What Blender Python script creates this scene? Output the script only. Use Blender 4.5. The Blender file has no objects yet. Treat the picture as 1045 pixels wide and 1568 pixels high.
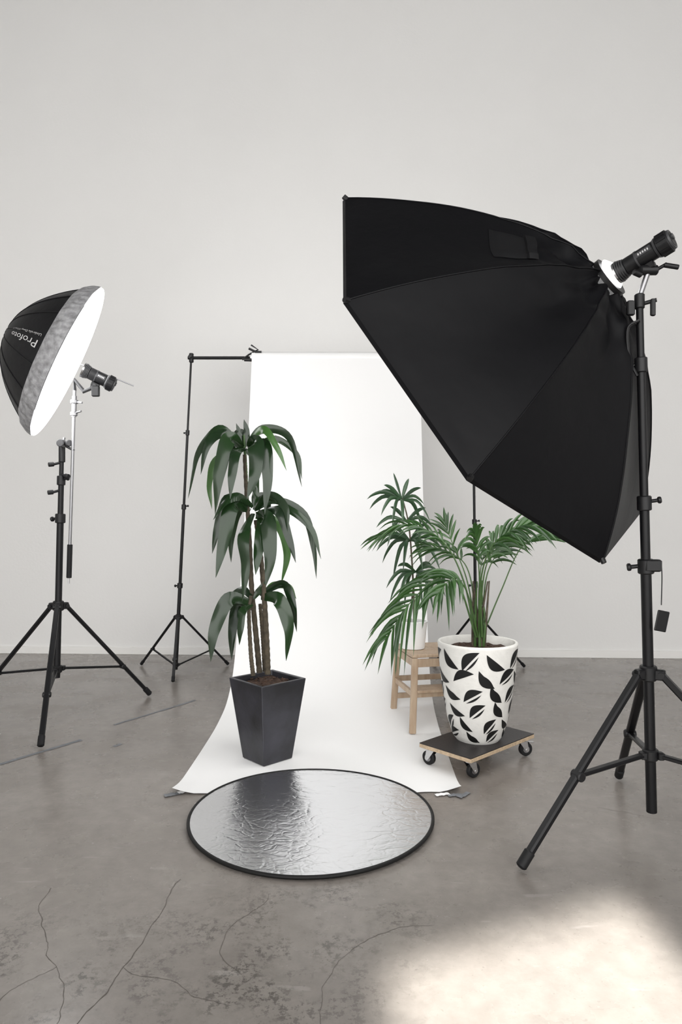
import bpy, math, random
import numpy as np
from mathutils import Vector, Matrix, noise
R_=random.Random(7)
scene=bpy.context.scene
V=Vector
# ------------------------------------------------------------------ materials
def newmat(name):
    m=bpy.data.materials.new(name); m.use_nodes=True
    nt=m.node_tree; b=nt.nodes.get('Principled BSDF')
    return m,nt,b
def pmat(name,col,rough=.5,metal=0,bump=0,bscale=50,var=0,vscale=8,emit=0,ecol=None,spec=None,coat=0,trans=0,sheen=0):
    m,nt,b=newmat(name)
    b.inputs['Base Color'].default_value=(*col,1)
    b.inputs['Roughness'].default_value=rough
    b.inputs['Metallic'].default_value=metal
    if spec is not None: b.inputs['Specular IOR Level'].default_value=spec
    if coat: b.inputs['Coat Weight'].default_value=coat
    if sheen: b.inputs['Sheen Weight'].default_value=sheen; b.inputs['Sheen Roughness'].default_value=.3
    if emit:
        b.inputs['Emission Color'].default_value=(*(ecol or (1,1,1)),1)
        b.inputs['Emission Strength'].default_value=emit
    tc=nt.nodes.new('ShaderNodeTexCoord')
    if var:
        n=nt.nodes.new('ShaderNodeTexNoise'); n.inputs['Scale'].default_value=vscale; n.inputs['Detail'].default_value=6
        nt.links.new(tc.outputs['Object'],n.inputs['Vector'])
        r=nt.nodes.new('ShaderNodeValToRGB')
        r.color_ramp.elements[0].position=.3; r.color_ramp.elements[1].position=.7
        r.color_ramp.elements[0].color=(*[c*(1-var) for c in col],1)
        r.color_ramp.elements[1].color=(*[min(1,c*(1+var)) for c in col],1)
        nt.links.new(n.outputs['Fac'],r.inputs['Fac']); nt.links.new(r.outputs['Color'],b.inputs['Base Color'])
    if bump:
        n=nt.nodes.new('ShaderNodeTexNoise'); n.inputs['Scale'].default_value=bscale; n.inputs['Detail'].default_value=5
        nt.links.new(tc.outputs['Object'],n.inputs['Vector'])
        bp=nt.nodes.new('ShaderNodeBump'); bp.inputs['Strength'].default_value=bump; bp.inputs['Distance'].default_value=.01
        nt.links.new(n.outputs['Fac'],bp.inputs['Height']); nt.links.new(bp.outputs['Normal'],b.inputs['Normal'])
    return m
M={}
M['wall']=pmat('plaster_wall',(.80,.795,.785),.75,bump=.12,bscale=40,var=.012,vscale=1.2)
M['ceil']=pmat('ceiling_paint',(.20,.20,.20),.9)
M['base']=pmat('baseboard_paint',(.84,.83,.81),.4)
M['blackmetal']=pmat('black_powdercoat',(.006,.006,.007),.38,spec=.3)
M['blackplastic']=pmat('black_plastic',(.008,.008,.009),.42,spec=.38)
M['greyplastic']=pmat('grey_plastic',(.05,.05,.053),.4)
M['chrome']=pmat('chrome',(.6,.6,.61),.25,metal=1)
M['steel']=pmat('brushed_steel',(.30,.30,.31),.35,metal=1)
M['fabric']=pmat('black_nylon',(.0035,.0035,.0045),.48,bump=.35,bscale=6,spec=.16)
M['fabric2']=pmat('black_nylon_seam',(.007,.007,.008),.6,spec=.2)
M['umbfab']=pmat('umbrella_black',(.006,.006,.007),.5,bump=.2,bscale=20,spec=.25)
M['band']=pmat('silver_grey_elastic',(.30,.30,.31),.5,bump=.6,bscale=45,var=.35,vscale=30)
M['diff']=pmat('softbox_diffuser',(.9,.9,.9),.8,emit=3.4,ecol=(1,.99,.975))
M['udiff']=pmat('umbrella_diffuser',(.95,.95,.95),.8,emit=5.5,ecol=(1,1,1))
M['glow']=pmat('flash_tube_glow',(1,1,1),.5,emit=6)
M['paper']=pmat('seamless_paper',(.88,.88,.88),.75,bump=.05,bscale=3)
M['slate']=pmat('slate_ceramic',(.020,.020,.026),.42,bump=.12,bscale=30,var=.65,vscale=6)
M['soil']=pmat('potting_soil',(.05,.026,.016),.95,bump=1,bscale=90,var=.6,vscale=60)
M['whitepot']=pmat('white_concrete',(.68,.67,.64),.75,bump=.2,bscale=60,var=.05,vscale=20)
M['plainpot']=pmat('white_ceramic',(.85,.85,.85),.3)
M['leafpaint']=pmat('black_leaf_paint',(.006,.006,.006),.55,spec=.3)
M['ply']=pmat('plywood_edge',(.45,.34,.23),.6,var=.2,vscale=60)
M['plytop']=pmat('phenolic_board',(.018,.015,.015),.4,bump=.2,bscale=200,spec=.35)
M['rubber']=pmat('black_rubber',(.008,.008,.009),.6,spec=.3)
M['white_ink']=pmat('white_print',(.6,.6,.6),.6)
M['tape']=pmat('grey_gaffer_tape',(.17,.18,.195),.55,bump=.3,bscale=200,var=.2,vscale=30)
M['crack']=pmat('crack_filler',(.11,.098,.087),.8)
M['scuff']=pmat('pale_floor_scuff',(.36,.34,.32),.4,var=.15,vscale=12)
M['bark']=pmat('dracaena_bark',(.065,.052,.034),.85,bump=.8,bscale=60,var=.4,vscale=40)
M['gstem']=pmat('green_stem',(.04,.09,.02),.5,var=.2,vscale=20)
M['disc_rim']=pmat('black_disc_rim',(.006,.006,.006),.55,spec=.3)

def leafmat(name,c1,c2,rough=.33,transl=.12):
    m,nt,b=newmat(name)
    tc=nt.nodes.new('ShaderNodeTexCoord')
    oi=nt.nodes.new('ShaderNodeNewGeometry')
    r=nt.nodes.new('ShaderNodeValToRGB')
    r.color_ramp.elements[0].color=(*c1,1); r.color_ramp.elements[1].color=(*c2,1)
    n=nt.nodes.new('ShaderNodeTexNoise'); n.inputs['Scale'].default_value=9
    nt.links.new(tc.outputs['Object'],n.inputs['Vector'])
    a=nt.nodes.new('ShaderNodeMath'); a.operation='ADD'
    mm=nt.nodes.new('ShaderNodeMath'); mm.operation='MULTIPLY'; mm.inputs[1].default_value=.55
    nt.links.new(oi.outputs['Random Per Island'],mm.inputs[0])
    m2=nt.nodes.new('ShaderNodeMath'); m2.operation='MULTIPLY'; m2.inputs[1].default_value=.45
    nt.links.new(n.outputs['Fac'],m2.inputs[0])
    nt.links.new(mm.outputs[0],a.inputs[0]); nt.links.new(m2.outputs[0],a.inputs[1])
    nt.links.new(a.outputs[0],r.inputs['Fac']); nt.links.new(r.outputs['Color'],b.inputs['Base Color'])
    b.inputs['Roughness'].default_value=rough
    tr=nt.nodes.new('ShaderNodeBsdfTranslucent'); tr.inputs['Color'].default_value=(c2[0]*2,c2[1]*2,c2[2]*1.5,1)
    mx=nt.nodes.new('ShaderNodeMixShader'); mx.inputs[0].default_value=transl
    out=nt.nodes['Material Output']
    nt.links.new(b.outputs[0],mx.inputs[1]); nt.links.new(tr.outputs[0],mx.inputs[2]); nt.links.new(mx.outputs[0],out.inputs['Surface'])
    return m
M['leaf']=leafmat('dracaena_leaf',(.003,.009,.005),(.016,.042,.012),.20,.08)
M['leaf2']=leafmat('young_leaf',(.02,.055,.012),(.045,.12,.025),.3)
M['palm']=leafmat('palm_leaf',(.006,.023,.008),(.034,.095,.018),.33,.14)
M['small']=leafmat('small_leaf',(.008,.026,.012),(.036,.082,.036),.32,.12)

def floormat():
    m,nt,b=newmat('polished_concrete'); N=nt.nodes; L=nt.links
    tc=N.new('ShaderNodeTexCoord')
    def noise_(s,d=6,ro=.6,vec=None):
        n=N.new('ShaderNodeTexNoise'); n.inputs['Scale'].default_value=s; n.inputs['Detail'].default_value=d; n.inputs['Roughness'].default_value=ro
        L.new(vec or tc.outputs['Object'],n.inputs['Vector']); return n
    def ramp(src,p0,c0,p1,c1):
        r=N.new('ShaderNodeValToRGB'); r.color_ramp.elements[0].position=p0; r.color_ramp.elements[1].position=p1
        r.color_ramp.elements[0].color=(*c0,1); r.color_ramp.elements[1].color=(*c1,1); L.new(src,r.inputs['Fac']); return r
    def mix(fac,a,bb,mode='MIX'):
        x=N.new('ShaderNodeMix'); x.data_type='RGBA'; x.blend_type=mode
        if isinstance(fac,float): x.inputs['Factor'].default_value=fac
        else: L.new(fac,x.inputs['Factor'])
        for s,i in ((a,6),(bb,7)):
            if isinstance(s,tuple): x.inputs[i].default_value=(*s,1)
            else: L.new(s,x.inputs[i])
        return x.outputs[2]
    def mul(a,bb):
        x=N.new('ShaderNodeMath'); x.operation='MULTIPLY'; L.new(a,x.inputs[0])
        if isinstance(bb,float): x.inputs[1].default_value=bb
        else: L.new(bb,x.inputs[1])
        return x.outputs[0]
    base=ramp(noise_(1.1,8,.62).outputs['Fac'],.3,(.203,.182,.165),.72,(.295,.270,.248))
    fine=ramp(noise_(14,8,.7).outputs['Fac'],.3,(.84,.84,.84),.7,(1.09,1.09,1.09))
    col=mix(1.0,base.outputs[0],fine.outputs[0],'MULTIPLY')
    def spot(x,y,r):
        d=N.new('ShaderNodeVectorMath'); d.operation='DISTANCE'; d.inputs[1].default_value=(x,y,0); L.new(tc.outputs['Object'],d.inputs[0])
        return ramp(mul(d.outputs['Value'],1/r),.2,(1,1,1),1.0,(0,0,0)).outputs[0]
    worn=None
    for q in ((-.25,2.05,.6),(-.72,1.95,.5),(-.05,2.3,.45),(-1.15,2.0,.45),(-.4,1.7,.5)):
        s_=spot(*q)
        if worn is None: worn=s_
        else:
            x=N.new('ShaderNodeMath'); x.operation='MAXIMUM'; L.new(worn,x.inputs[0]); L.new(s_,x.inputs[1]); worn=x.outputs[0]
    sp=ramp(noise_(34,5,.8).outputs['Fac'],.50,(0,0,0),.56,(1,1,1)).outputs[0]
    md=ramp(noise_(5,3,.6).outputs['Fac'],.44,(0,0,0),.56,(1,1,1)).outputs[0]
    col=mix(mul(mul(mul(sp,md),worn),.85),col,(.080,.072,.064))
    sp2=ramp(noise_(60,2,.5).outputs['Fac'],.68,(0,0,0),.72,(1,1,1)).outputs[0]
    col=mix(mul(sp2,.4),col,(.11,.10,.09))
    mp=N.new('ShaderNodeMapping'); mp.inputs['Scale'].default_value=(1,6,1); mp.inputs['Rotation'].default_value=(0,0,.7); L.new(tc.outputs['Object'],mp.inputs['Vector'])
    sc=ramp(noise_(5,3,.5,mp.outputs[0]).outputs['Fac'],.66,(0,0,0),.74,(.18,.18,.18))
    col=mix(sc.outputs[0],col,(.5,.48,.46))
    L.new(col,b.inputs['Base Color'])
    rr=ramp(noise_(3,5,.6).outputs['Fac'],.3,(.18,.18,.18),.7,(.34,.34,.34)); L.new(rr.outputs[0],b.inputs['Roughness'])
    bp=N.new('ShaderNodeBump'); bp.inputs['Strength'].default_value=.06; bp.inputs['Distance'].default_value=.01
    L.new(noise_(25,6,.6).outputs['Fac'],bp.inputs['Height']); L.new(bp.outputs[0],b.inputs['Normal'])
    return m
M['floor']=floormat()
def woodmat():
    m,nt,b=newmat('birch_wood'); N=nt.nodes; L=nt.links
    tc=N.new('ShaderNodeTexCoord'); mp=N.new('ShaderNodeMapping'); mp.inputs['Scale'].default_value=(14,14,2); L.new(tc.outputs['Object'],mp.inputs['Vector'])
    n=N.new('ShaderNodeTexNoise'); n.inputs['Scale'].default_value=3; n.inputs['Detail'].default_value=6; L.new(mp.outputs[0],n.inputs['Vector'])
    r=N.new('ShaderNodeValToRGB'); r.color_ramp.elements[0].position=.3; r.color_ramp.elements[1].position=.7
    r.color_ramp.elements[0].color=(.36,.25,.165,1); r.color_ramp.elements[1].color=(.48,.37,.265,1)
    L.new(n.outputs['Fac'],r.inputs['Fac']); L.new(r.outputs[0],b.inputs['Base Color']); b.inputs['Roughness'].default_value=.5
    return m
M['wood']=woodmat()
def silvermat():
    m,nt,b=newmat('silver_reflector_fabric'); N=nt.nodes; L=nt.links
    b.inputs['Base Color'].default_value=(.80,.81,.83,1); b.inputs['Metallic'].default_value=1; b.inputs['Roughness'].default_value=.25
    tc=N.new('ShaderNodeTexCoord')
    def creases(scale,seed,width,dist):
        n0=N.new('ShaderNodeTexNoise'); n0.inputs['Scale'].default_value=scale*.45; n0.inputs['Detail'].default_value=4; 
        mp=N.new('ShaderNodeMapping'); mp.inputs['Location'].default_value=(seed,seed*.7,0); mp.inputs['Rotation'].default_value=(0,0,seed); mp.inputs['Scale'].default_value=(1,1.5,1)
        L.new(tc.outputs['Object'],mp.inputs['Vector']); L.new(mp.outputs[0],n0.inputs['Vector'])
        ad=N.new('ShaderNodeVectorMath'); ad.operation='MULTIPLY_ADD'; ad.inputs[1].default_value=(dist,dist,0)
        L.new(n0.outputs['Color'],ad.inputs[0]); L.new(mp.outputs[0],ad.inputs[2])
        vo=N.new('ShaderNodeTexVoronoi'); vo.feature='DISTANCE_TO_EDGE'; vo.inputs['Scale'].default_value=scale; L.new(ad.outputs[0],vo.inputs['Vector'])
        r=N.new('ShaderNodeValToRGB'); r.color_ramp.elements[1].position=width; L.new(vo.outputs['Distance'],r.inputs['Fac']); return r.outputs[0]
    c1=creases(9,1.0,.10,.3); c2=creases(17,4.1,.14,.2)
    n1=N.new('ShaderNodeTexNoise'); n1.inputs['Scale'].default_value=22; n1.inputs['Detail'].default_value=5; L.new(tc.outputs['Object'],n1.inputs['Vector'])
    a=N.new('ShaderNodeMath'); a.operation='ADD'; L.new(c1,a.inputs[0]); L.new(n1.outputs['Fac'],a.inputs[1])
    a2=N.new('ShaderNodeMath'); a2.operation='MULTIPLY_ADD'; a2.inputs[1].default_value=.5; L.new(c2,a2.inputs[0]); L.new(a.outputs[0],a2.inputs[2])
    bp=N.new('ShaderNodeBump'); bp.inputs['Strength'].default_value=.26; bp.inputs['Distance'].default_value=.0025
    L.new(a2.outputs[0],bp.inputs['Height']); L.new(bp.outputs[0],b.inputs['Normal'])
    return m
M['silver']=silvermat()

# ------------------------------------------------------------------ mesh builder
def frame(d,up=None):
    d=V(d).normalized()
    a=V(up) if up else (V((0,0,1)) if abs(d.z)<.9 else V((0,1,0)))
    x=a.cross(d).normalized(); y=d.cross(x).normalized()
    return x,y,d
def spline(pts,n):
    pts=[V(p) for p in pts]
    P=[2*pts[0]-pts[1]]+pts+[2*pts[-1]-pts[-2]]
    out=[];k=len(pts)-1
    for i in range(n+1):
        s=i/n*k; j=min(int(s),k-1); t=s-j
        a,b,c,d=P[j],P[j+1],P[j+2],P[j+3]
        out.append(.5*((2*b)+(c-a)*t+(2*a-5*b+4*c-d)*t*t+(3*b-a-3*c+d)*t*t*t))
    return out
class B:
    def __init__(s,name): s.name=name;s.v=[];s.f=[];s.m=[];s.mats=[]
    def mi(s,k):
        if k not in s.mats: s.mats.append(k)
        return s.mats.index(k)
    def add(s,vs,fs,k):
        o=len(s.v); s.v+= [tuple(x) for x in vs]; mi=s.mi(k)
        for f in fs: s.f.append([o+i for i in f]); s.m.append(mi)
    def tube(s,pts,rad,k,n=12,cap=True,sq=False):
        pts=[V(p) for p in pts]
        if not isinstance(rad,(list,tuple)): rad=[rad]*len(pts)
        vs=[];fs=[];x=None
        for i,p in enumerate(pts):
            d=(pts[min(i+1,len(pts)-1)]-pts[max(i-1,0)])
            if d.length<1e-7: d=pts[-1]-pts[0]
            d.normalize()
            if x is None: x,y,_=frame(d)
            else:
                x=(x-d*x.dot(d)); x.normalize(); y=d.cross(x)
            for j in range(n):
                a=2*math.pi*(j+.5)/n
                vs.append(p+rad[i]*(math.cos(a)*x+math.sin(a)*y))
        for i in range(len(pts)-1):
            for j in range(n):
                fs.append([i*n+j,i*n+(j+1)%n,(i+1)*n+(j+1)%n,(i+1)*n+j])
        if cap: fs.append(list(range(n))[::-1]); fs.append([(len(pts)-1)*n+j for j in range(n)])
        s.add(vs,fs,k)
    def cyl(s,a,b,r,k,r2=None,n=16,bev=0):
        a=V(a);b=V(b);r2=r if r2 is None else r2
        if bev:
            d=(b-a).normalized()
            s.tube([a,a+d*1e-5,a+d*bev,b-d*bev,b-d*1e-5,b],[r-bev,r-bev,r,r2,r2-bev,r2-bev],k,n)
        else: s.tube([a,b],[r,r2],k,n)
    def box(s,c,size,k,ax=None,bev=0):
        c=V(c); X,Y,Z=ax if ax else (V((1,0,0)),V((0,1,0)),V((0,0,1)))
        hx,hy,hz=[q/2 for q in size]; b=bev
        if not b:
            vs=[c+X*(sx*hx)+Y*(sy*hy)+Z*(sz*hz) for sz in(-1,1) for sx,sy in((-1,-1),(1,-1),(1,1),(-1,1))]
            s.add(vs,[[3,2,1,0],[4,5,6,7],[0,1,5,4],[1,2,6,5],[2,3,7,6],[3,0,4,7]],k)
        else:
            vs=[]
            def ring(ox,oy,cc,z):
                return [c+X*px+Y*py+Z*z for px,py in((-ox+cc,-oy),(ox-cc,-oy),(ox,-oy+cc),(ox,oy-cc),(ox-cc,oy),(-ox+cc,oy),(-ox,oy-cc),(-ox,-oy+cc))]
            for (o,z) in ((b,-hz),(0,-hz+b),(0,hz-b),(b,hz)): vs+=ring(hx-o,hy-o,b,z)
            fs=[list(range(8))[::-1],[24+i for i in range(8)]]
            for i in range(3):
                for j in range(8): fs.append([i*8+j,i*8+(j+1)%8,(i+1)*8+(j+1)%8,(i+1)*8+j])
            s.add(vs,fs,k)
    def bar(s,a,b,w,t,k,up=None,bev=.003):
        a=V(a);b=V(b); x,y,z=frame(b-a,up); s.box((a+b)/2,(w,t,(b-a).length),k,(x,y,z),bev)
    def lathe(s,prof,k,c=(0,0,0),n=48,rot=0,capb=True,capt=False):
        vs=[];fs=[];c=V(c)
        for r,z in prof:
            for j in range(n):
                a=2*math.pi*j/n+rot; vs.append(c+V((r*math.cos(a),r*math.sin(a),z)))
        for i in range(len(prof)-1):
            for j in range(n): fs.append([i*n+j,i*n+(j+1)%n,(i+1)*n+(j+1)%n,(i+1)*n+j])
        if capb: fs.append(list(range(n))[::-1])
        if capt: fs.append([(len(prof)-1)*n+j for j in range(n)])
        s.add(vs,fs,k)
    def leaf(s,pts,w,k,tw=0,fold=.18,n=12,prof=None,tw2=None,wave=0,ph=0):
        P=spline(pts,n); vs=[];fs=[]; tw2=tw if tw2 is None else tw2
        for i,p in enumerate(P):
            t=i/n
            T=(P[min(i+1,n)]-P[max(i-1,0)]).normalized()
            S=T.cross(V((0,1,0)))
            if S.length<.15: S=V((1,0,0))
            S.normalize(); 
            S=Matrix.Rotation(tw+(tw2-tw)*t,3,T)@S; Nn=S.cross(T).normalized()
            h=w/2*(prof(t) if prof else (min(1,.35+1.9*t) if t<.4 else 1)*max(0.02,(1-t**3.2)))
            wa=wave*h*math.sin(t*17+ph); wb=wave*h*math.sin(t*14+ph*2+1)
            vs+=[p-S*h+Nn*(h*fold*1.5+wa),p-S*h*.5+Nn*(h*fold*.5+wa*.4),p,p+S*h*.5+Nn*(h*fold*.5+wb*.4),p+S*h+Nn*(h*fold*1.5+wb)]
        for i in range(n):
            for j in range(4): fs.append([i*5+j,i*5+j+1,(i+1)*5+j+1,(i+1)*5+j])
        s.add(vs,fs,k)
    def done(s,smooth=38,parent=None,bevel=0):
        me=bpy.data.meshes.new(s.name); me.from_pydata(s.v,[],s.f)
        for k in s.mats: me.materials.append(M[k])
        me.polygons.foreach_set('material_index',s.m)
        me.update()
        if smooth:
            me.polygons.foreach_set('use_smooth',[True]*len(me.polygons))
            try: me.set_sharp_from_angle(angle=math.radians(smooth))
            except Exception: pass
        o=bpy.data.objects.new(s.name,me); scene.collection.objects.link(o)
        if bevel:
            bm=o.modifiers.new('bevel','BEVEL'); bm.width=bevel; bm.segments=3; bm.limit_method='ANGLE'
        if parent: o.parent=parent
        return o
def empty(name,loc=(0,0,0)):
    e=bpy.data.objects.new(name,None); e.location=(0,0,0); e.empty_display_size=.1
    scene.collection.objects.link(e); return e

# ------------------------------------------------------------------ room
HT=6.75
b=B('floor'); b.add([(-6,-5,0),(6,-5,0),(6,7.1,0),(-6,7.1,0)],[[0,1,2,3]],'floor'); b.done(0)
ang=math.atan(-.0385)
X=V((math.cos(ang),math.sin(ang),0));Y=V((-X.y,X.x,0));Z=V((0,0,1))
b=B('wall_back'); b.box(V((0,6.75,HT/2))+Y*.1,(12.2,.2,HT),'wall',(X,Y,Z)); b.done(0)
b=B('baseboard_back'); b.box(V((0,6.75,.036))-Y*.010,(12,.020,.072),'base',(X,Y,Z),.003); b.done(0)
b=B('wall_left'); b.box((-5.6,1.2,HT/2),(.2,11.4,HT),'wall'); b.done(0)
b=B('wall_right'); b.box((5.6,1.2,HT/2),(.2,11.4,HT),'wall'); b.done(0)
b=B('ceiling'); b.box((0,1.2,HT+.1),(11.6,11.8,.2),'ceil'); b.done(0)

# ------------------------------------------------------------------ backdrop
def stand(name,base,top,collar,hub,feet,rl,ru,clamps,bottom=.1,joint=.5,legr=None):
    b=B(name); base=V(base); top=V(top); H=top.z
    def P(z): return base.lerp(top,z/H)
    legr=legr or rl*.55
    zs=[bottom]+[c for c in clamps]+[H]
    for i in range(len(zs)-1):
        r=rl+(ru-rl)*i/max(1,len(zs)-2)
        b.cyl(P(zs[i]),P(zs[i+1]),r,'blackmetal')
    for i,c in enumerate(clamps):
        r=rl+(ru-rl)*i/max(1,len(zs)-2)
        b.cyl(P(c-rl*1.6),P(c+rl*1.2),r*1.5,'blackplastic',bev=r*.2)
        sd=V((1,-.35,.15)).normalized()*(1 if i%2 else -1)
        b.cyl(P(c)+sd*r,P(c)+sd*(r*3.0),r*.4,'blackplastic')
        b.cyl(P(c)+sd*(r*2.6),P(c)+sd*(r*3.4),r*.75,'blackplastic',bev=r*.2)
    b.cyl(P(collar-rl*1.3),P(collar+rl*1.6),rl*1.6,'blackplastic',bev=rl*.25)
    b.cyl(P(hub-rl*1.1),P(hub+rl*1.1),rl*1.5,'blackplastic',bev=rl*.25)
    for ft in feet:
        ft=V(ft); c=P(collar); dr=(ft-c); dr.z=0; dr.normalize()
        a=c+dr*rl*2.4
        b.box(c+dr*rl*1.9,(rl*2.2,rl*1.5,rl*2),'blackplastic',(dr,V((0,0,1)).cross(dr),V((0,0,1))),rl*.2)
        b.bar(a,ft+V((0,0,legr)),legr*2.4,legr*1.7,'blackmetal',bev=legr*.4)
        dd=(ft-a).normalized()
        b.cyl(ft+V((0,0,legr*1.05))-dd*legr*5,ft+V((0,0,legr*1.05))-dd*.002,legr*1.45,'rubber',bev=legr*.4)
        j=ft.lerp(a,joint); h=P(hub)+dr*rl*1.8
        b.box(h,(rl*1.2,rl*1.6,rl*1.4),'blackplastic',None,rl*.15)
        b.bar(h,j,legr*2.0,legr*1.1,'blackmetal',bev=legr*.3)
        sd=V((-dr.y,dr.x,0))
        b.cyl(j-sd*legr*1.8,j+sd*legr*1.8,legr*1.3,'blackplastic',bev=legr*.3)
        b.cyl(a-sd*rl*1.1,a+sd*rl*1.1,rl*.6,'blackplastic')
        b.cyl(c+dr*rl*2.2+V((0,0,rl*.4)),c+dr*rl*3+V((0,0,rl*.4)),rl*.5,'blackplastic')
    return b,P
bs=empty('backdrop_stand')
b,P=stand('tripod_pole',(-1.455,6.0,0),(-1.31,5.97,2.78),.489,.07,[(-1.847,6.30,0),(-1.385,5.62,0),(-1.04,6.3,0)],.016,.009,[.77,1.46,2.11],bottom=.03,joint=.35,legr=.010)
o=b.done(); o.parent=bs
b,P=stand('tripod_pole_far',(1.20,6.05,0),(1.15,5.97,2.78),.489,.07,[(1.67,6.2,0),(.86,6.32,0),(1.14,5.6,0)],.016,.009,[.77,1.33,2.11],bottom=.03,joint=.35,legr=.010)
o=b.done(); o.parent=bs
b=B('crossbar'); b.cyl((-1.34,5.97,2.76),(1.18,5.97,2.76),.014,'blackmetal')
for x in(-1.31,1.15): b.cyl((x,5.97,2.72),(x,5.97,2.80),.02,'blackplastic',bev=.004); b.cyl((x,5.94,2.76),(x,5.90,2.76),.012,'blackplastic')
b.tube([(-.86,5.95,2.74),(-.80,5.93,2.78),(-.72,5.92,2.82),(-.78,5.92,2.86)],.008,'blackplastic',n=8)
b.tube([(-.80,5.92,2.83),(-.74,5.92,2.80),(-.69,5.92,2.80)],.010,'blackplastic',n=8)
b.tube([(-.84,5.93,2.735),(-.77,5.92,2.73)],.014,'blackplastic',n=8)
o=b.done(); o.parent=bs
bd=B('seamless_paper_backdrop')
prof=spline([(5.905,0,2.74),(5.80,0,2.35),(5.66,0,1.87),(5.50,0,1.32),(5.30,0,.80),(5.06,0,.30),(4.80,0,.09),(4.45,0,.02),(4.0,0,.0035),(3.6,0,.0035),(3.345,0,.0035)],90)
vs=[];fs=[];nx=40
for i,p in enumerate(prof):
    t=(5.9-p.x)/2.55; cxx=-.045-.072*t; w=1.455-.035*t
    for j in range(nx+1):
        u=j/nx-.5
        z=max(p.z,.003); yy=p.x
        if p.x<3.6:
            q=(3.6-p.x)/.255
            z+=.030*q**2*max(0,abs(u)-.42)/.08+.006*q*q*(.5+noise.noise(V((u*9,q*2,0))))
            yy+=q*(.018*math.sin(u*3.1+1)+.02*noise.noise(V((u*14,3,1)))*(1 if abs(u)>.3 else .3))
        vs.append((cxx+w*u,yy,z))
for i in range(len(prof)-1):
    for j in range(nx): fs.append([i*(nx+1)+j,i*(nx+1)+j+1,(i+1)*(nx+1)+j+1,(i+1)*(nx+1)+j])
bd.add(vs,fs,'paper')
bd.cyl((-.775,5.955,2.755),(.685,5.955,2.755),.052,'paper',n=32)
bd.cyl((-.79,5.955,2.755),(.70,5.955,2.755),.03,'plainpot',n=20)
bd.done()
# ------------------------------------------------------------------ tape and cracks
def strip(b,p,q,w,z=.0015,k='tape',jag=.004):
    p=V((*p,z));q=V((*q,z));d=(q-p).normalized();s=V((-d.y,d.x,0))
    n=10;vs=[];
    for i in range(n+1):
        c=p.lerp(q,i/n); vs+= [c+s*(w/2+R_.uniform(-jag,jag)),c-s*(w/2+R_.uniform(-jag,jag))]
    b.add(vs,[[2*i,2*i+1,2*i+3,2*i+2] for i in range(n)],k)
b=B('floor_tape_strips')
strip(b,(-1.489,4.479),(-1.084,5.09),.026); strip(b,(-1.95,3.66),(-1.588,4.174),.032)
strip(b,(-1.35,4.05),(-1.32,4.10),.025)
b.done(0)
b=B('backdrop_tape_strips')
strip(b,(-.86,3.32),(-.78,3.36),.035,.006); strip(b,(.52,3.325),(.59,3.335),.03,.006); strip(b,(.57,3.30),(.63,3.36),.03,.0065)
strip(b,(.46,3.325),(.53,3.345),.03,.007,'paper'); strip(b,(-.80,3.35),(-.74,3.40),.03,.0075,'paper')
b.done(0)
b=B('floor_cracks')
for pts,w,k in (([(-.60,2.56),(-.615,2.497),(-.620,2.294),(-.655,2.059),(-.684,1.919),(-.706,1.825),(-.75,1.6)],.0042,'crack'),
    ([(-1.06,2.5),(-1.049,2.371),(-.966,2.222),(-.90,2.11),(-.862,2.059),(-.780,1.919),(-.76,1.75)],.0028,'crack'),
    ([(-.26,2.46),(-.271,2.41),(-.34,2.30),(-.380,2.239),(-.37,2.12),(-.30,2.02)],.0028,'crack'),
    ([(-.057,1.825),(-.05,1.92),(-.043,2.0),(.015,2.12),(.10,2.2),(.21,2.257),(.3,2.27)],.0025,'crack'),
    ([(-.655,2.059),(-.60,2.02),(-.5,2.0),(-.42,1.93),(-.33,1.9)],.0022,'crack'),
    ([(-.86,2.06),(-.93,1.98),(-.98,1.86),(-1.0,1.75)],.0022,'crack'),
    ([(1.2,3.2),(1.5,3.05),(1.75,3.1),(2.1,3.0)],.002,'crack')):
    P=spline([(x,y,.0006) for x,y in pts],60); vs=[]
    for i,p in enumerate(P):
        d=(P[min(i+1,60)]-P[max(i-1,0)]).normalized(); s=V((-d.y,d.x,0)); c=p+s*.012*noise.noise(p*14)+s*.005*noise.noise(p*50)
        h=w/2*(.4+.6*abs(noise.noise(p*30))*2)
        vs+=[c+s*h,c-s*h]
    b.add(vs,[[2*i,2*i+1,2*i+3,2*i+2] for i in range(60)],k)
b.done(0)

# ------------------------------------------------------------------ reflector disc
b=B('silver_reflector_disc')
vs=[(0,0,.018)];fs=[];nr=24;na=96;RD=.545
for i in range(1,nr+1):
    for j in range(na):
        a=2*math.pi*j/na;r=RD*i/nr
        z=.016+.008*noise.noise(V((r*math.cos(a)*2.0,r*math.sin(a)*2.0,3)))*(1-(i/nr)**2)+.004*math.cos(2*a+.5)*(i/nr)**2
        vs.append((r*math.cos(a),r*math.sin(a),z))
for j in range(na): fs.append([0,1+j,1+(j+1)%na])
for i in range(nr-1):
    for j in range(na): fs.append([1+i*na+j,1+(i+1)*na+j,1+(i+1)*na+(j+1)%na,1+i*na+(j+1)%na])
b.add(vs,fs,'silver')
ring=[((RD+.001)*math.cos(a),(RD+.001)*math.sin(a),.0125+.004*math.cos(2*a+.5)) for a in [2*math.pi*j/na for j in range(na+1)]]
b.tube(ring,.0080,'disc_rim',n=10,cap=False)
o=b.done(); o.location=(-.134,3.095,.003)

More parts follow.
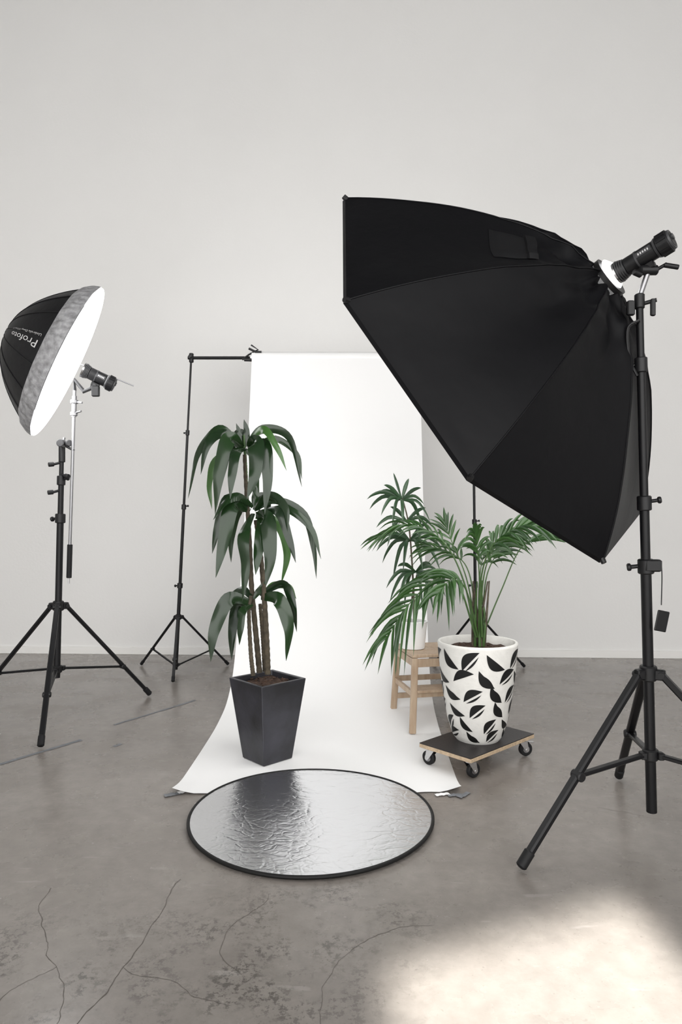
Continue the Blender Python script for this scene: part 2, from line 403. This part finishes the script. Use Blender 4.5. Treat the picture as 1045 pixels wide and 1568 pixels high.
# ------------------------------------------------------------------ square slate pot with dracaena
px0=V((-.415,3.848,.0045))
e=empty('potted_dracaena')
b=B('slate_planter'); q=math.sqrt(2)/2
b.lathe([(.195*q,0),(.2*q,.004),(.31*q,.452),(.27*q,.452),(.258*q,.41)],'slate',px0,4,rot=math.radians(-92),capt=False)
o=b.done(20,bevel=.005); o.parent=e
def soil(b,c,r,n=24,rings=8,k='soil',sq=False,rot=0,amp=.012):
    vs=[V(c)];fs=[]
    for i in range(1,rings+1):
        for j in range(n):
            a=2*math.pi*j/n+rot; rr=r*i/rings
            if sq: rr*= 1/max(abs(math.cos(a-rot-math.pi/4)),abs(math.sin(a-rot-math.pi/4)))*.707
            p=V(c)+V((rr*math.cos(a),rr*math.sin(a),0)); p.z+=amp*noise.noise(p*28)+amp*.8*noise.noise(p*60)+amp*(1-(i/rings)**2)
            vs.append(p)
    for j in range(n): fs.append([0,1+j,1+(j+1)%n])
    for i in range(rings-1):
        for j in range(n): fs.append([1+i*n+j,1+(i+1)*n+j,1+(i+1)*n+(j+1)%n,1+i*n+(j+1)%n])
    b.add(vs,fs,k)
    for _ in range(40):
        a=R_.uniform(0,6.28); rr=r*.8*math.sqrt(R_.random())
        p=V(c)+V((rr*math.cos(a)*.8,rr*math.sin(a)*.8,amp)); s=R_.uniform(.004,.011)
        d=V((R_.uniform(-1,1),R_.uniform(-1,1),R_.uniform(-.3,.5))).normalized()*s
        b.tube([p-d,p-d*.3,p+d*.5,p+d],[s*.3,s*.7,s*.6,s*.2],k,n=6)
b=B('planter_soil'); soil(b,px0+V((0,0,.418)),.135*1.38,n=24,sq=True,rot=math.radians(-92)); o=b.done(60); o.parent=e
# plant drawn in a local sketch plane: 1 unit = s metres, origin at the pot base
def sketch(ox,oy,s,base):
    base=V(base)
    return lambda x,y,d=0: base+V(((x-ox)*s,d*s,(oy-y)*s))
D=sketch(410,1164,.003684,px0)
b=B('dracaena_canes')
def cane(pts,r0,r1,k='bark'):
    P=spline([D(*p) for p in pts],60)
    rad=[(r0+(r1-r0)*i/60)*(1+.09*math.sin(i*2.4)) for i in range(61)]
    b.tube(P,rad,k,n=12)
cane([(397,1035,8),(392,980,6),(385,900,4),(383,840,0),(378,760,0),(375,700,0)],.0165,.011)
cane([(411,1035,-4),(409,980,-4),(404,900,-2),(398,840,0),(392,800,0)],.0170,.012)
cane([(390,1035,-14),(386,1000,-12),(383,940,-10),(386,915,-8)],.0125,.010)
cane([(404,1035,16),(401,980,14),(397,930,14)],.012,.010)
cane([(378,760,0),(377,720,0),(375,690,0),(374,670,0)],.010,.006,'gstem')
o=b.done(60); o.parent=e
b=B('dracaena_leaves')
L=[
([(372,688),(338,662,-10),(308,700,-20),(294,768,-25)],15,.15),
([(370,690),(347,670,-20),(325,688,-35),(316,733,-40)],16,.2),
([(370,692),(330,705,15),(317,742,20),(321,783,20)],13,.4),
([(372,690),(357,680,-35),(345,730,-50),(340,792,-55)],23,-.2),
([(378,685),(402,660,10),(442,672,20),(461,748,28)],14,.3),
([(378,685),(405,664,-25),(427,690,-40),(443,728,-45)],13,-.4),
([(380,690),(396,686,-40),(398,730,-55),(387,770,-60)],24,.3),
([(380,690),(407,688,-30),(415,735,-42),(411,792,-45)],22,-.3),
([(376,680),(366,664,20),(355,668,40),(346,705,55)],14,.2),
([(376,688),(378,665),(374,646)],10,.0),
([(374,688),(368,668),(362,652)],9,.6),
([(384,688),(420,672,30),(452,695,45),(460,735,50)],11,-.3),
([(376,692),(384,705,40),(388,750,55),(392,800,60)],13,-.4),
([(368,690),(345,672,30),(326,705,45),(318,748,50)],14,.2),
([(378,690),(370,700,-50),(366,735,-65),(364,770,-68)],16,.3),
([(381,785),(352,768,-20),(338,815,-30),(331,850,-30)],15,.2),
([(382,785),(362,778,-35),(351,830,-45),(340,884,-50)],23,.15),
([(390,785),(422,770,10),(465,792,20),(480,845,25),(484,892,26)],13,.2),
([(392,790),(440,783,-20),(478,812,-30),(493,858,-32)],12,-.2),
([(392,795),(412,798,-35),(419,850,-48),(413,897,-50)],24,.2),
([(392,795),(424,805,20),(438,850,30),(428,902,35)],16,-.3),
([(388,790),(380,822,-50),(384,870,-58),(380,918,-58)],18,.25),
([(395,788),(430,788,-40),(447,828,-50),(457,862,-55)],14,-.2),
([(390,785),(398,765,20),(405,775,40),(404,830,55)],16,.2),
([(388,780),(370,765,-30),(352,775,-45),(336,800,-50)],14,.3),
([(388,780),(392,760),(390,742)],11,.1),
([(392,785),(415,765,-25),(440,780,-45),(446,815,-55)],15,.3),
([(384,785),(362,785,25),(348,825,40),(347,868,45)],15,.3),
([(398,795),(404,815,-30),(401,850,-45),(398,880,-50)],18,-.3),
([(386,925,-8),(356,918,-30),(336,962,-40),(331,1008,-42)],22,.2),
([(386,925,-8),(363,932,10),(353,975,20),(351,1020,25)],17,-.3),
([(398,915,0),(435,898,-10),(450,930,-18),(456,968,-20)],15,.3),
([(400,918,0),(430,918,-30),(446,958,-40),(442,1007,-42)],22,-.15),
([(388,928,-8),(376,936,-30),(373,965,-35),(372,985,-35)],13,.2),
([(388,920,-8),(370,908,10),(348,925,20),(338,950,25)],14,.3),
([(400,916,4),(418,902,20),(440,905,30),(452,925,35)],13,-.5),
([(390,920,-8),(400,905,-6),(412,890,-4)],10,.2),
]
for i,(pts,w,tw) in enumerate(L):
    b.leaf([D(*p) for p in pts],w*.003684*1.06,'leaf2' if i in(2,5,20,35) else 'leaf',tw*1.1,.12,24,tw2=tw*1.1+R_.uniform(-.55,.55),wave=.16,ph=i*1.7)
o=b.done(70); o.parent=e

# ------------------------------------------------------------------ dolly
e=empty('plant_dolly')
cD=V((.765,3.81,0)); X1=V((.444,.413,0)).normalized(); Y1=V((-X1.y,X1.x,0))
b=B('platform'); b.box(cD+V((0,0,.114)),(.60,.345,.020),'ply',(X1,Y1,Z),.002)
b.box(cD+V((0,0,.1265)),(.598,.343,.005),'plytop',(X1,Y1,Z),.001); o=b.done(20); o.parent=e
b=B('casters')
for sx,sy,an in((-1,-1,.5),(-1,1,2.4),(1,-1,.2),(1,1,1.2)):
    c=cD+X1*(sx*.245)+Y1*(sy*.125)
    b.box(c+V((0,0,.102)),(.07,.05,.005),'chrome',(X1,Y1,Z))
    b.cyl(c+V((0,0,.088)),c+V((0,0,.101)),.024,'chrome')
    d=V((math.cos(an),math.sin(an),0)); sd=V((-d.y,d.x,0)); wc=c+d*.022; wc.z=.0425
    b.cyl(wc-sd*.014,wc+sd*.014,.0385,'rubber',n=32,bev=.005)
    b.cyl(wc-sd*.0155,wc+sd*.0155,.019,'steel',n=20)
    b.cyl(wc-sd*.026,wc+sd*.026,.006,'chrome')
    for s_ in(-1,1):
        b.add([c+sd*s_*.021+d*x+V((0,0,z)) for x,z in((-.024,.09),(.024,.09),(.034,.038),(.024,.030),(.012,.038))],[[0,1,2,3,4]],'chrome')
        b.add([c+sd*s_*.0235+d*x+V((0,0,z)) for x,z in((-.024,.09),(.024,.09),(.034,.038),(.024,.030),(.012,.038))],[[0,1,2,3,4]],'chrome')
    if sx>0: b.box(wc+d*.035+V((0,0,.035)),(.03,.02,.006),'chrome',(d,sd,Z))
o=b.done(35); o.parent=e

# ------------------------------------------------------------------ patterned pot + palm
e=empty('potted_palm')
pc=V((.762,3.81,.129))
PR=[(0,.118),(.012,.128),(.03,.140),(.12,.168),(.25,.190),(.38,.207),(.50,.218),(.528,.221)]
def pr(z):
    for (a,ra),(c,rc) in zip(PR,PR[1:]):
        if z<=c: return ra+(rc-ra)*(z-a)/(c-a)
    return PR[-1][1]
b=B('patterned_planter')
b.lathe([(r,z) for z,r in PR]+[(.221,.537),(.217,.542),(.206,.542),(.202,.537),(.198,.48)],'whitepot',pc,72)
def petal(th0,z0,ln,w,phi,side):
    n=14;vs=[]
    for i in range(n+1):
        t=i/n; a=(t-.5)*ln; hw=w*math.sin(math.pi*t)**.95
        for bb in(0,.5,1):
            lx,lz=a,side*hw*bb
            gx=lx*math.cos(phi)-lz*math.sin(phi); gz=lx*math.sin(phi)+lz*math.cos(phi)
            z=min(max(z0+gz,.006),.525); r=pr(z)+.0013; th=th0+gx/pr(z0)
            vs.append(pc+V((r*math.cos(th),r*math.sin(th),z)))
    b.add(vs,[[i*3+j,i*3+j+1,i*3+j+4,i*3+j+3] for i in range(n) for j in(0,1)],'leafpaint')
rows=[(.468,10),(.375,10),(.282,10),(.196,9),(.118,9),(.050,8)]
for ri,(z0,nn) in enumerate(rows):
    for k in range(nn):
        th=2*math.pi*(k+(.5 if ri%2 else 0))/nn+R_.uniform(-.06,.06)
        phi=(.70 if (k+ri)%2 else 2.35)+R_.uniform(-.3,.3)
        zz=z0+R_.uniform(-.008,.008)
        sz=.142*(1-.07*ri)
        petal(th,zz,sz,.048*(1-.07*ri),phi,1)
        petal(th+.03*math.sin(phi),zz-.012,sz*.8,.012,phi,-1) if R_.random()<.5 else None
o=b.done(40); o.parent=e
b=B('palm_soil'); soil(b,pc+V((0,0,.497)),.2,n=36); o=b.done(60); o.parent=e
D=sketch(736,1140,.003646,pc)
b=B('palm_fronds')
def frond(pts,r,start,cnt,ln,w,N,drop,k='palm',spread=.8):
    P=spline([D(*p) for p in pts],40)
    b.tube(P,[r*(1-.75*i/40) for i in range(41)],'gstem',n=8)
    N=V(N).normalized()
    for i in range(cnt):
        t=start+(1-start)*i/(cnt-1); j=min(int(t*40),39); p=P[j].lerp(P[j+1],t*40-j)
        T=(P[j+1]-P[j]).normalized(); S=T.cross(N).normalized()
        q=(i/(cnt-1)); l=ln*(.62+.38*math.sin(math.pi*min(1,q*.85+.15)))*R_.uniform(.85,1.15)
        for sd in(-1,1):
            sp=spread*(1-.55*q)+R_.uniform(-.12,.12)
            d=(T*math.cos(sp)+S*sd*math.sin(sp)+V((R_.uniform(-.08,.08),R_.uniform(-.1,.1),.10))).normalized()
            dr=drop*R_.uniform(.6,1.4)
            pts2=[p,p+d*l*.35+V((0,0,l*.02)),p+d*l*.7-V((0,0,dr*l*.18)),p+d*l*.97-V((0,0,dr*l*.5))]
            b.leaf(pts2,w,k,R_.uniform(-.8,.8),.25,7,prof=lambda t:(min(1,.4+2*t))*max(.02,1-t**2.0))
s=.003646
frond([(733,985,-5),(702,900,-20),(668,893,-40),(625,928,-60),(594,972,-70)],.006,.38,16,68*s,7*s,(-.2,-.5,.8),1.0)
frond([(733,985,0),(715,900,0),(685,840,10),(636,815,20),(590,832,25)],.006,.5,14,55*s,5*s,(-.1,-.3,.9),.6)
frond([(736,985,5),(722,900,10),(700,840,20),(690,812,25)],.005,.55,7,45*s,5.5*s,(-.3,-.9,.2),.4)
frond([(742,985,-5),(738,900,-15),(752,845,-30),(785,818,-50),(808,818,-60)],.006,.5,13,52*s,6.5*s,(.1,-.6,.8),.7)
frond([(745,985,5),(752,900,15),(775,855,25),(805,832,35)],.005,.5,9,48*s,6.5*s,(.2,-.6,.7),.7)
frond([(750,975,10),(775,915,10),(805,850,10),(838,835,5),(872,838,0)],.0045,.6,6,52*s,7*s,(.1,-.3,.9),.3,spread=.5)
frond([(738,985,0),(735,900,-20),(728,850,-40),(720,826,-60)],.005,.55,8,44*s,6*s,(0,-.8,.5),.8)
frond([(736,985,-5),(715,915,-30),(690,890,-60),(665,910,-80)],.005,.5,10,52*s,6.5*s,(-.1,-.6,.8),1.1)
frond([(740,985,10),(745,905,30),(760,860,60),(785,850,80)],.005,.5,9,50*s,6.5*s,(.1,-.5,.8),.9)
frond([(738,985,5),(728,890,25),(705,860,50),(670,850,75)],.005,.5,9,54*s,5.5*s,(-.1,-.5,.8),.8)
frond([(740,985,0),(742,905,-10),(750,865,-15),(768,838,-10),(790,828,0)],.005,.5,9,50*s,6.5*s,(.1,-.8,.5),.9)
for k in range(7):
    x0=730+k*3; b.tube([D(x0,1000,R_.uniform(-10,10)),D(x0+R_.uniform(-4,4),960,R_.uniform(-8,8)),D(x0+R_.uniform(-9,9),900,R_.uniform(-12,12))],[.009,.007,.004],'gstem' if k%2 else 'bark',n=8)
o=b.done(70); o.parent=e

# ------------------------------------------------------------------ stool
b=B('wooden_step_stool')
fa,fb,fc,fd=V((.4465,4.26,0.002)),V((.361,4.687,.004)),V((.771,4.77,0)),V((.858,4.345,0))
cen=(fa+fb+fc+fd)/4
def tp(f,z): 
    k=1-.12*z/.5
    q=cen+(f-cen)*k; q.z=z; return q
ux=(fd-fa).normalized(); ux.z=0
for f,z0 in((fa,.012),(fb,.050),(fc,.001),(fd,.001)):
    b.bar(V((f.x,f.y,z0)),tp(f,.475),.026,.040,'wood',up=ux,bev=.003)
for f,g in((fa,fb),(fb,fc),(fc,fd),(fd,fa)): 
    a=tp(f,.445);c=tp(g,.445); dd=(c-a).normalized(); b.box((a+c)/2,((c-a).length,.02,.05),'wood',(dd,Z.cross(dd),Z),.002)
for f,g,z in((fa,fb,.25),(fc,fd,.25),(fb,fc,.14),(fa,fd,.25),(fb,fc,.26)):
    a=tp(f,z);c=tp(g,z); dd=(c-a).normalized(); b.box((a+c)/2,((c-a).length,.02,.035),'wood',(dd,Z.cross(dd),Z),.002)
yx=(fb-fa).normalized(); m=(tp(fa,.26)+tp(fd,.26))/2
yx.z=0; yx.normalize()
b.box(m+yx*.05+V((0,0,.01)),(.36,.15,.018),'wood',(ux,Z.cross(ux),Z),.003)
cs=V((cen.x,cen.y,.488))
for k in(-1,0,1): b.box(cs+yx*(k*.134),(.41,.130,.022),'wood',(ux,Z.cross(ux),Z),.004)
b.done(25)
# ------------------------------------------------------------------ small potted plant on stool
e=empty('potted_houseplant')
sc=V((.475,4.50,.4995))
b=B('white_flowerpot'); b.lathe([(.070,0),(.076,.004),(.094,.175),(.097,.18),(.092,.184),(.086,.18),(.084,.15)],'plainpot',sc,48); o=b.done(); o.parent=e
b=B('flowerpot_soil'); soil(b,sc+V((0,0,.155)),.083,n=20,rings=5,amp=.006); o=b.done(60); o.parent=e
s=.0043
D=sketch(632,985,s,sc)
b=B('houseplant_leaves')
b.tube(spline([D(634,950),(D(632,880)),D(626,800),D(616,755)],20),[.008-.004*i/20 for i in range(21)],'bark',n=8)
b.tube(spline([D(628,950,6),(D(632,905,8)),D(640,870,10)],12),.006,'bark',n=8)
wh=[((615,757),[(561,757,-5),(566,772,15),(602,716,0),(586,736,-15),(627,724,10),(643,740,-10),(657,792,-10),(581,782,-25),(650,806,20),(597,800,-30),(612,802,-40),(652,764,20),(578,748,30)],(8,17)),
((622,790),[(575,800,-10),(598,768,10),(650,770,-10),(665,800,15),(590,828,-30),(640,830,-35)],(8,17)),
((627,820),[(575,836,-10),(586,856,15),(588,814,-20),(664,810,10),(670,864,-20),(598,800,20),(676,834,-5),(640,864,-45),(612,864,-40),(652,792,-20),(573,820,0),(602,884,10)],(8,18)),
((636,868),[(590,892,-10),(597,917,10),(603,928,-30),(672,892,0),(660,925,-20),(606,858,-20),(640,925,-45),(676,872,20),(622,930,30),(655,855,-30),(680,905,-10)],(8,18))]
for c,ts,(w,arch) in wh:
    for t in ts:
        dx,dy=t[0]-c[0],t[1]-c[1]; d=t[2]*1.3
        a=D(*c); L_=math.hypot(dx,dy,d)
        mid=D(c[0]+dx*.5,c[1]+dy*.35-L_*.2,d*.5); q3=D(c[0]+dx*.82,c[1]+dy*.72-L_*.13,d*.85)
        b.leaf([a,mid,q3,D(t[0],t[1],d)],w*s*.85,'small',R_.uniform(-.8,.8),.2,9,prof=lambda t:(min(1,.35+2.2*t))*max(.02,1-t**2.4))
o=b.done(70); o.parent=e

# ------------------------------------------------------------------ octagonal softbox on stand
e=empty('octagonal_softbox')
C=V((.762,3.205,2.073)); al,be,ro,RR,DP=2.379,-.52,2.271,1.033,.576
n=V((math.cos(be)*math.cos(al),math.cos(be)*math.sin(al),math.sin(be)))
u=n.cross(V((0,0,1))).normalized(); v=u.cross(n)
def dirk(k): a=ro+k*math.pi/4; return u*math.cos(a)+v*math.sin(a)
def S(t,w,out=0):
    k=math.floor(w); fr=w-k
    d=dirk(k)*(1-fr)+dirk(k+1)*fr
    r=RR*t; off=DP*(1-t**1.75)
    sag=.035*math.sin(math.pi*fr)*math.sin(math.pi*min(1,t))**.8
    wr=0
    if t<.55: wr=.026*noise.noise(V((w*3.6,t*12,1)))*(.55-t)*2.5
    wr+=.008*noise.noise(V((w*2.4,t*4,5)))
    if t>.97: wr=0
    p=C+d*r-n*(off-sag*1.0+wr)
    if out: p=p+(d*.6-n).normalized()*out
    return p
b=B('softbox_shell')
nt_,nw=44,160; vs=[];fs=[];t0=.085
for i in range(nt_+1):
    t=t0+(1-t0)*i/nt_
    for j in range(nw): vs.append(S(t,j*8/nw))
for i in range(nt_):
    for j in range(nw): fs.append([i*nw+j,i*nw+(j+1)%nw,(i+1)*nw+(j+1)%nw,(i+1)*nw+j])
b.add(vs,fs,'fabric')
vs=[];fs=[]
for i,(rr,oo) in enumerate(((1,0),(1.0,.018),(.985,.018),(.985,-.01))):
    for k in range(8): vs.append(C+dirk(k)*RR*rr+n*oo)
for i in range(3):
    for k in range(8): fs.append([i*8+k,i*8+(k+1)%8,(i+1)*8+(k+1)%8,(i+1)*8+k])
b.add(vs,fs,'fabric')
for k in range(8):
    b.tube([S(t0+(1-t0)*i/24,k,.0005) for i in range(25)],.0035,'fabric',n=6)
    b.tube([C+dirk(k)*RR*.99,C+dirk(k)*RR*1.010],[.013,.011],'blackplastic',n=10)
def patch(w0,w1,t0_,t1_,out,k,nn=8):
    vs=[S(t0_+(t1_-t0_)*i/nn,w0+(w1-w0)*j/nn,out*(1 if 0<i<nn and 0<j<nn else .15)) for i in range(nn+1) for j in range(nn+1)]
    b.add(vs,[[i*(nn+1)+j,i*(nn+1)+j+1,(i+1)*(nn+1)+j+1,(i+1)*(nn+1)+j] for i in range(nn) for j in range(nn)],k)
patch(.22,.72,.36,.52,.014,'fabric2'); patch(.20,.74,.345,.395,.024,'fabric2')
o=b.done(30); o.parent=e
b=B('front_diffuser')
vs=[C+n*.0]+[C+dirk(k)*RR*.983+n*.012 for k in range(8)]
b.add(vs,[[0,1+k,1+(k+1)%8] for k in range(8)],'diff'); o=b.done(0); o.parent=e
b=B('speedring')
A=C-n*DP
b.tube([A-n*-.01,A-n*.012],[.09,.09],'blackplastic',n=28)
sdir=V((.645,-.65,.33)).normalized()
b.tube([A-n*.010,A+sdir*.030,A+sdir*.034],[.075,.055,.047],'glow',n=28)
o=b.done(); o.parent=e
def strobe(name,a,d,ln,r,parent,glow=False):
    b=B(name); a=V(a); d=V(d).normalized(); x,y,_=frame(d)
    def T(l0,l1,ra,rb,k,bev=0.0,nn=28): b.cyl(a+d*l0*ln,a+d*l1*ln,r*ra,k,r*rb,nn,bev)
    T(0,.05,1.05,1.0,'chrome'); T(.05,.20,1.0,.82,'blackplastic',.002)
    for i in range(4): T(.07+.035*i,.085+.035*i,1.03-.05*i,1.03-.05*i,'greyplastic')
    T(.20,.72,.82,.82,'blackplastic',.003); T(.40,.43,.86,.86,'greyplastic')
    T(.72,.76,.86,.95,'greyplastic'); T(.76,.97,1.0,1.0,'blackplastic',.005); T(.97,1.0,.92,.88,'greyplastic')
    T(1.0,1.005,.7,.7,'blackplastic'); b.cyl(a+d*ln*1.0+y*r*.2,a+d*ln*1.03+y*r*.2,r*.28,'greyplastic')
    for i in range(14):
        an=i*2*math.pi/14; q=x*math.cos(an)+y*math.sin(an)
        b.box(a+d*ln*.865+q*r*1.0,(r*.12,r*.12,ln*.16),'rubber',(q,d.cross(q),d))
    q=(V((-.1,-1,.3))); q=(q-d*q.dot(d)).normalized(); qq=d.cross(q)
    b.box(a+d*ln*.56+q*r*.82,(r*.5,.002,ln*.26),'greyplastic',(qq,q,d))
    for i in range(5): b.box(a+d*ln*(.48+.04*i)+q*r*.835,(r*.2,.002,ln*.022),'white_ink',(qq,q,d))
    dn=V((0,0,-1)); dn=(dn-d*dn.dot(d)).normalized()
    m=a+d*ln*.5
    b.box(m+dn*r*1.15,(r*.7,r*.6,ln*.25),'blackplastic',(d.cross(dn),dn,d),.003)
    return b,m+dn*r*1.4,dn
b,mt,dn=strobe('flash_head',A+sdir*.030,sdir,.24,.045,e)
top=V((1.208,2.76,2.20))
b.cyl(mt+V((-.035,0,0)),mt+V((.035,0,0)),.020,'blackplastic',bev=.004)
b.cyl(mt,top+V((0,0,.05)),.011,'steel')
b.cyl(top,top+V((0,0,.06)),.02,'blackplastic',bev=.004)
b.cyl(mt+V((.03,-.01,.0)),mt+V((.06,-.03,.015)),.007,'blackplastic'); b.cyl(mt+V((.05,-.025,.012)),mt+V((.10,-.045,-.005)),.010,'blackplastic',bev=.003)
b.cyl(mt+V((-.03,0,-.02)),mt+V((-.065,-.01,-.01)),.012,'blackplastic',bev=.003)
b.cyl(top+V((.01,0,.02)),top+V((.06,-.02,.03)),.008,'blackplastic'); b.box(top+V((.045,-.02,.0)),(.02,.015,.07),'blackplastic',None,.004)
b.box(top+V((-.04,-.01,.0)),(.03,.02,.06),'blackplastic',None,.004)
o=b.done(); o.parent=e
b,P=stand('light_stand',(1.308,2.865,0),(1.208,2.76,2.22),.71,.37,[(.686,2.612,0),(1.443,3.545,0),(1.88,2.43,0)],.0215,.0145,[1.16,1.42,1.98],bottom=.125,joint=.47,legr=.0150)
p0=P(1.16)+V((.055,-.02,.01)); 
b.tube(spline([p0,p0+V((.0,-.005,-.06)),p0+V((-.005,-.01,-.17))],10),.0022,'blackplastic',n=6)
b.box(p0+V((-.003,-.01,-.235)),(.055,.008,.085),'blackplastic',(V((.95,.2,-.2)).normalized(),V((-.2,.97,0)).normalized(),V((.2,0,.97)).normalized()),.003)
b.box(P(1.16)+V((.02,-.01,.0)),(.07,.045,.05),'blackplastic',None,.006)
b.tube(spline([P(2.15)+V((-.01,-.02,0)),P(2.12)+V((-.05,0,0)),P(2.0)+V((-.045,.0,0)),P(1.93)+V((-.02,-.01,0))],16),.006,'blackplastic',n=8)
o=b.done(); o.parent=e

# ------------------------------------------------------------------ umbrella light
e=empty('umbrella_light')
C2=V((-1.80,4.5,2.383)); n2=V((.87,.29,-.42)).normalized(); RU=.535; DU=.40
u2=n2.cross(V((0,0,1))).normalized(); v2=u2.cross(n2)
def U(t,th,out=0):
    seg=math.pi/8; fr=(th%seg)/seg
    r=RU*t*(1-.012*math.sin(math.pi*fr)*t) ; off=DU*(1-t**2.1)
    d=u2*math.cos(th)+v2*math.sin(th)
    return C2+d*(r+out*t)-n2*(off+out)
b=B('umbrella_canopy')
TB=.865
nt_,nw=22,96; vs=[];fs=[]
for i in range(nt_+1):
    t=.02+(TB+.01-.02)*i/nt_
    for j in range(nw): vs.append(U(t,j*2*math.pi/nw))
for i in range(nt_):
    for j in range(nw): fs.append([i*nw+j,i*nw+(j+1)%nw,(i+1)*nw+(j+1)%nw,(i+1)*nw+j])
b.add(vs,fs,'umbfab')
vs=[];fs=[];nw=256
for i in range(11):
    t=TB+(1.005-TB)*i/10
    for j in range(nw):
        th=j*2*math.pi/nw; vs.append(U(min(t,1.0),th,.004+.007*math.sin(i/10*math.pi)*(1+.8*noise.noise(V((math.cos(th)*9,math.sin(th)*9,i*.25))))+.003*math.sin(th*64)*math.sin(i/10*math.pi))+n2*max(0,t-1)*1.5*RU)
for i in range(10):
    for j in range(nw): fs.append([i*nw+j,i*nw+(j+1)%nw,(i+1)*nw+(j+1)%nw,(i+1)*nw+j])
b.add(vs,fs,'band')
for k in range(16): b.tube([U(.04+.82*i/16,k*math.pi/8,.001) for i in range(17)],.003,'umbfab',n=6)
b.cyl(C2-n2*(DU-.0),C2-n2*(DU+.012),.012,'blackplastic')
o=b.done(40); o.parent=e
b=B('umbrella_diffuser'); vs=[C2+n2*.035];fs=[];nw=64
for i in range(1,7):
    for j in range(nw):
        th=j*2*math.pi/nw; t=i/6; vs.append(C2+(u2*math.cos(th)+v2*math.sin(th))*RU*.995*t+n2*(.035*(1-t*t)+.004))
for j in range(nw): fs.append([0,1+j,1+(j+1)%nw])
for i in range(5):
    for j in range(nw): fs.append([1+i*nw+j,1+(i+1)*nw+j,1+(i+1)*nw+(j+1)%nw,1+i*nw+(j+1)%nw])
b.add(vs,fs,'udiff'); o=b.done(60); o.parent=e
def lettering(txt,size,fn,name,parent):
    cu=bpy.data.curves.new(name,'FONT'); cu.body=txt; cu.size=size; cu.resolution_u=3
    to=bpy.data.objects.new(name+'_c',cu); scene.collection.objects.link(to)
    bpy.context.view_layer.update()
    me=bpy.data.meshes.new_from_object(to.evaluated_get(bpy.context.evaluated_depsgraph_get()))
    bpy.data.objects.remove(to)
    for vv in me.vertices: vv.co=fn(vv.co.x,vv.co.y)
    me.name=name; me.materials.clear(); me.materials.append(M['white_ink'])
    o=bpy.data.objects.new(name,me); scene.collection.objects.link(o); o.parent=parent
lettering('Profoto',.068,lambda x,y:U(.83-x/.58,-.08-y/.42,.003),'printed_lettering',e)
lettering('Umbrella Deep White M',.022,lambda x,y:U(.83-x/.58,.02-y/.42,.003),'printed_small_lettering',e)
b,mt,dn=strobe('umbrella_flash_head',C2+n2*.10,n2,.22,.050,e)
b.cyl(C2+n2*.0+v2*.02,C2+n2*.43+v2*.055,.004,'steel',n=8)
b.cyl(mt-V((0,.02,0)),mt+V((0,.02,0)),.02,'blackplastic')
p1=V((-1.781,4.56,2.21)); p2=V((-1.835,4.60,.954))
b.tube([mt,mt+V((-.07,0,-.03)),p1+V((0,0,.07)),p1],[.014,.016,.014,.012],'greyplastic',n=10)
b.box(mt+V((.02,-.03,-.035)),(.05,.03,.07),'blackplastic',None,.005)
def PP(t): return p1.lerp(p2,t)
b.cyl(PP(0),PP(.84),.0105,'steel'); b.cyl(PP(.03),PP(.14),.016,'steel'); b.cyl(PP(.05),PP(.07),.026,'steel',bev=.003); b.cyl(PP(.115),PP(.135),.024,'steel',bev=.003)
b.cyl(PP(.06),PP(.06)+V((.06,-.02,-.01)),.007,'steel'); b.cyl(PP(.12),PP(.12)+V((.055,-.02,.01)),.007,'steel')
b.cyl(PP(.82),PP(1),.0175,'rubber',bev=.003); b.cyl(PP(1),PP(1.03),.006,'chrome')
o=b.done(); o.parent=e
b,P=stand('umbrella_light_stand',(-1.965,4.70,0),(-1.915,4.68,1.84),.752,.32,[(-1.766,4.008,0),(-1.458,5.21,0),(-2.652,4.877,0)],.023,.015,[1.36,1.62],bottom=.26,joint=.35,legr=.014)
t=P(1.84)
b.cyl(t-V((0,0,.10)),t+V((0,0,.03)),.022,'blackplastic',bev=.004)
g=V((-1.88,4.62,1.86))
b.cyl(g+V((-.04,.08,0)),g+V((0.06,-.05,0)),.022,'greyplastic',bev=.004); b.cyl(g+V((.0,-.06,0)),g+V((.0,-.0,0)),.026,'greyplastic',bev=.004)
b.cyl(g+V((-.03,.06,0)),g+V((-.02,.06,.05)),.010,'steel'); b.cyl(g+V((.03,-.03,-.02)),g+V((.09,-.05,-.05)),.008,'blackplastic')
for z,s_ in((1.74,-1),(1.66,1),(1.55,-1)):
    b.cyl(P(z),P(z)+V((.05*s_,-.04,-.02)),.009,'blackplastic'); b.cyl(P(z)+V((.04*s_,-.03,-.015)),P(z)+V((.07*s_,-.05,-.02)),.016,'blackplastic',bev=.003)
o=b.done(); o.parent=e

# ------------------------------------------------------------------ lights / world
w=bpy.data.worlds.new('studio_daylight'); scene.world=w; w.use_nodes=True
bg=w.node_tree.nodes['Background']; bg.inputs[0].default_value=(1,.99,.975,1); bg.inputs[1].default_value=3.6
def area(name,loc,target,sx,sy,power,col=(1,1,1),spread=180,roll=0):
    l=bpy.data.lights.new(name,'AREA'); l.shape='RECTANGLE'; l.size=sx; l.size_y=sy; l.energy=power; l.color=col; l.spread=math.radians(spread)
    o=bpy.data.objects.new(name,l); scene.collection.objects.link(o); o.location=loc
    d=V(target)-V(loc); o.rotation_euler=(d.to_track_quat('-Z','Y').to_matrix()@Matrix.Rotation(roll,3,'Z')).to_euler(); return o
area('sun_beam_lamp',(-.6,-3.0,4.2),(.60,1.79,0),.84,.60,9.5,(1,.975,.92),2.2,.45)

cam=bpy.data.cameras.new('camera'); co=bpy.data.objects.new('camera',cam); scene.collection.objects.link(co)
co.location=(0,0,1.35); co.rotation_euler=(math.pi/2,0,0)
cam.sensor_fit='VERTICAL'; cam.sensor_height=36; cam.sensor_width=24; cam.lens=24; cam.shift_y=11/1568
scene.camera=co
scene.view_settings.view_transform='Standard'
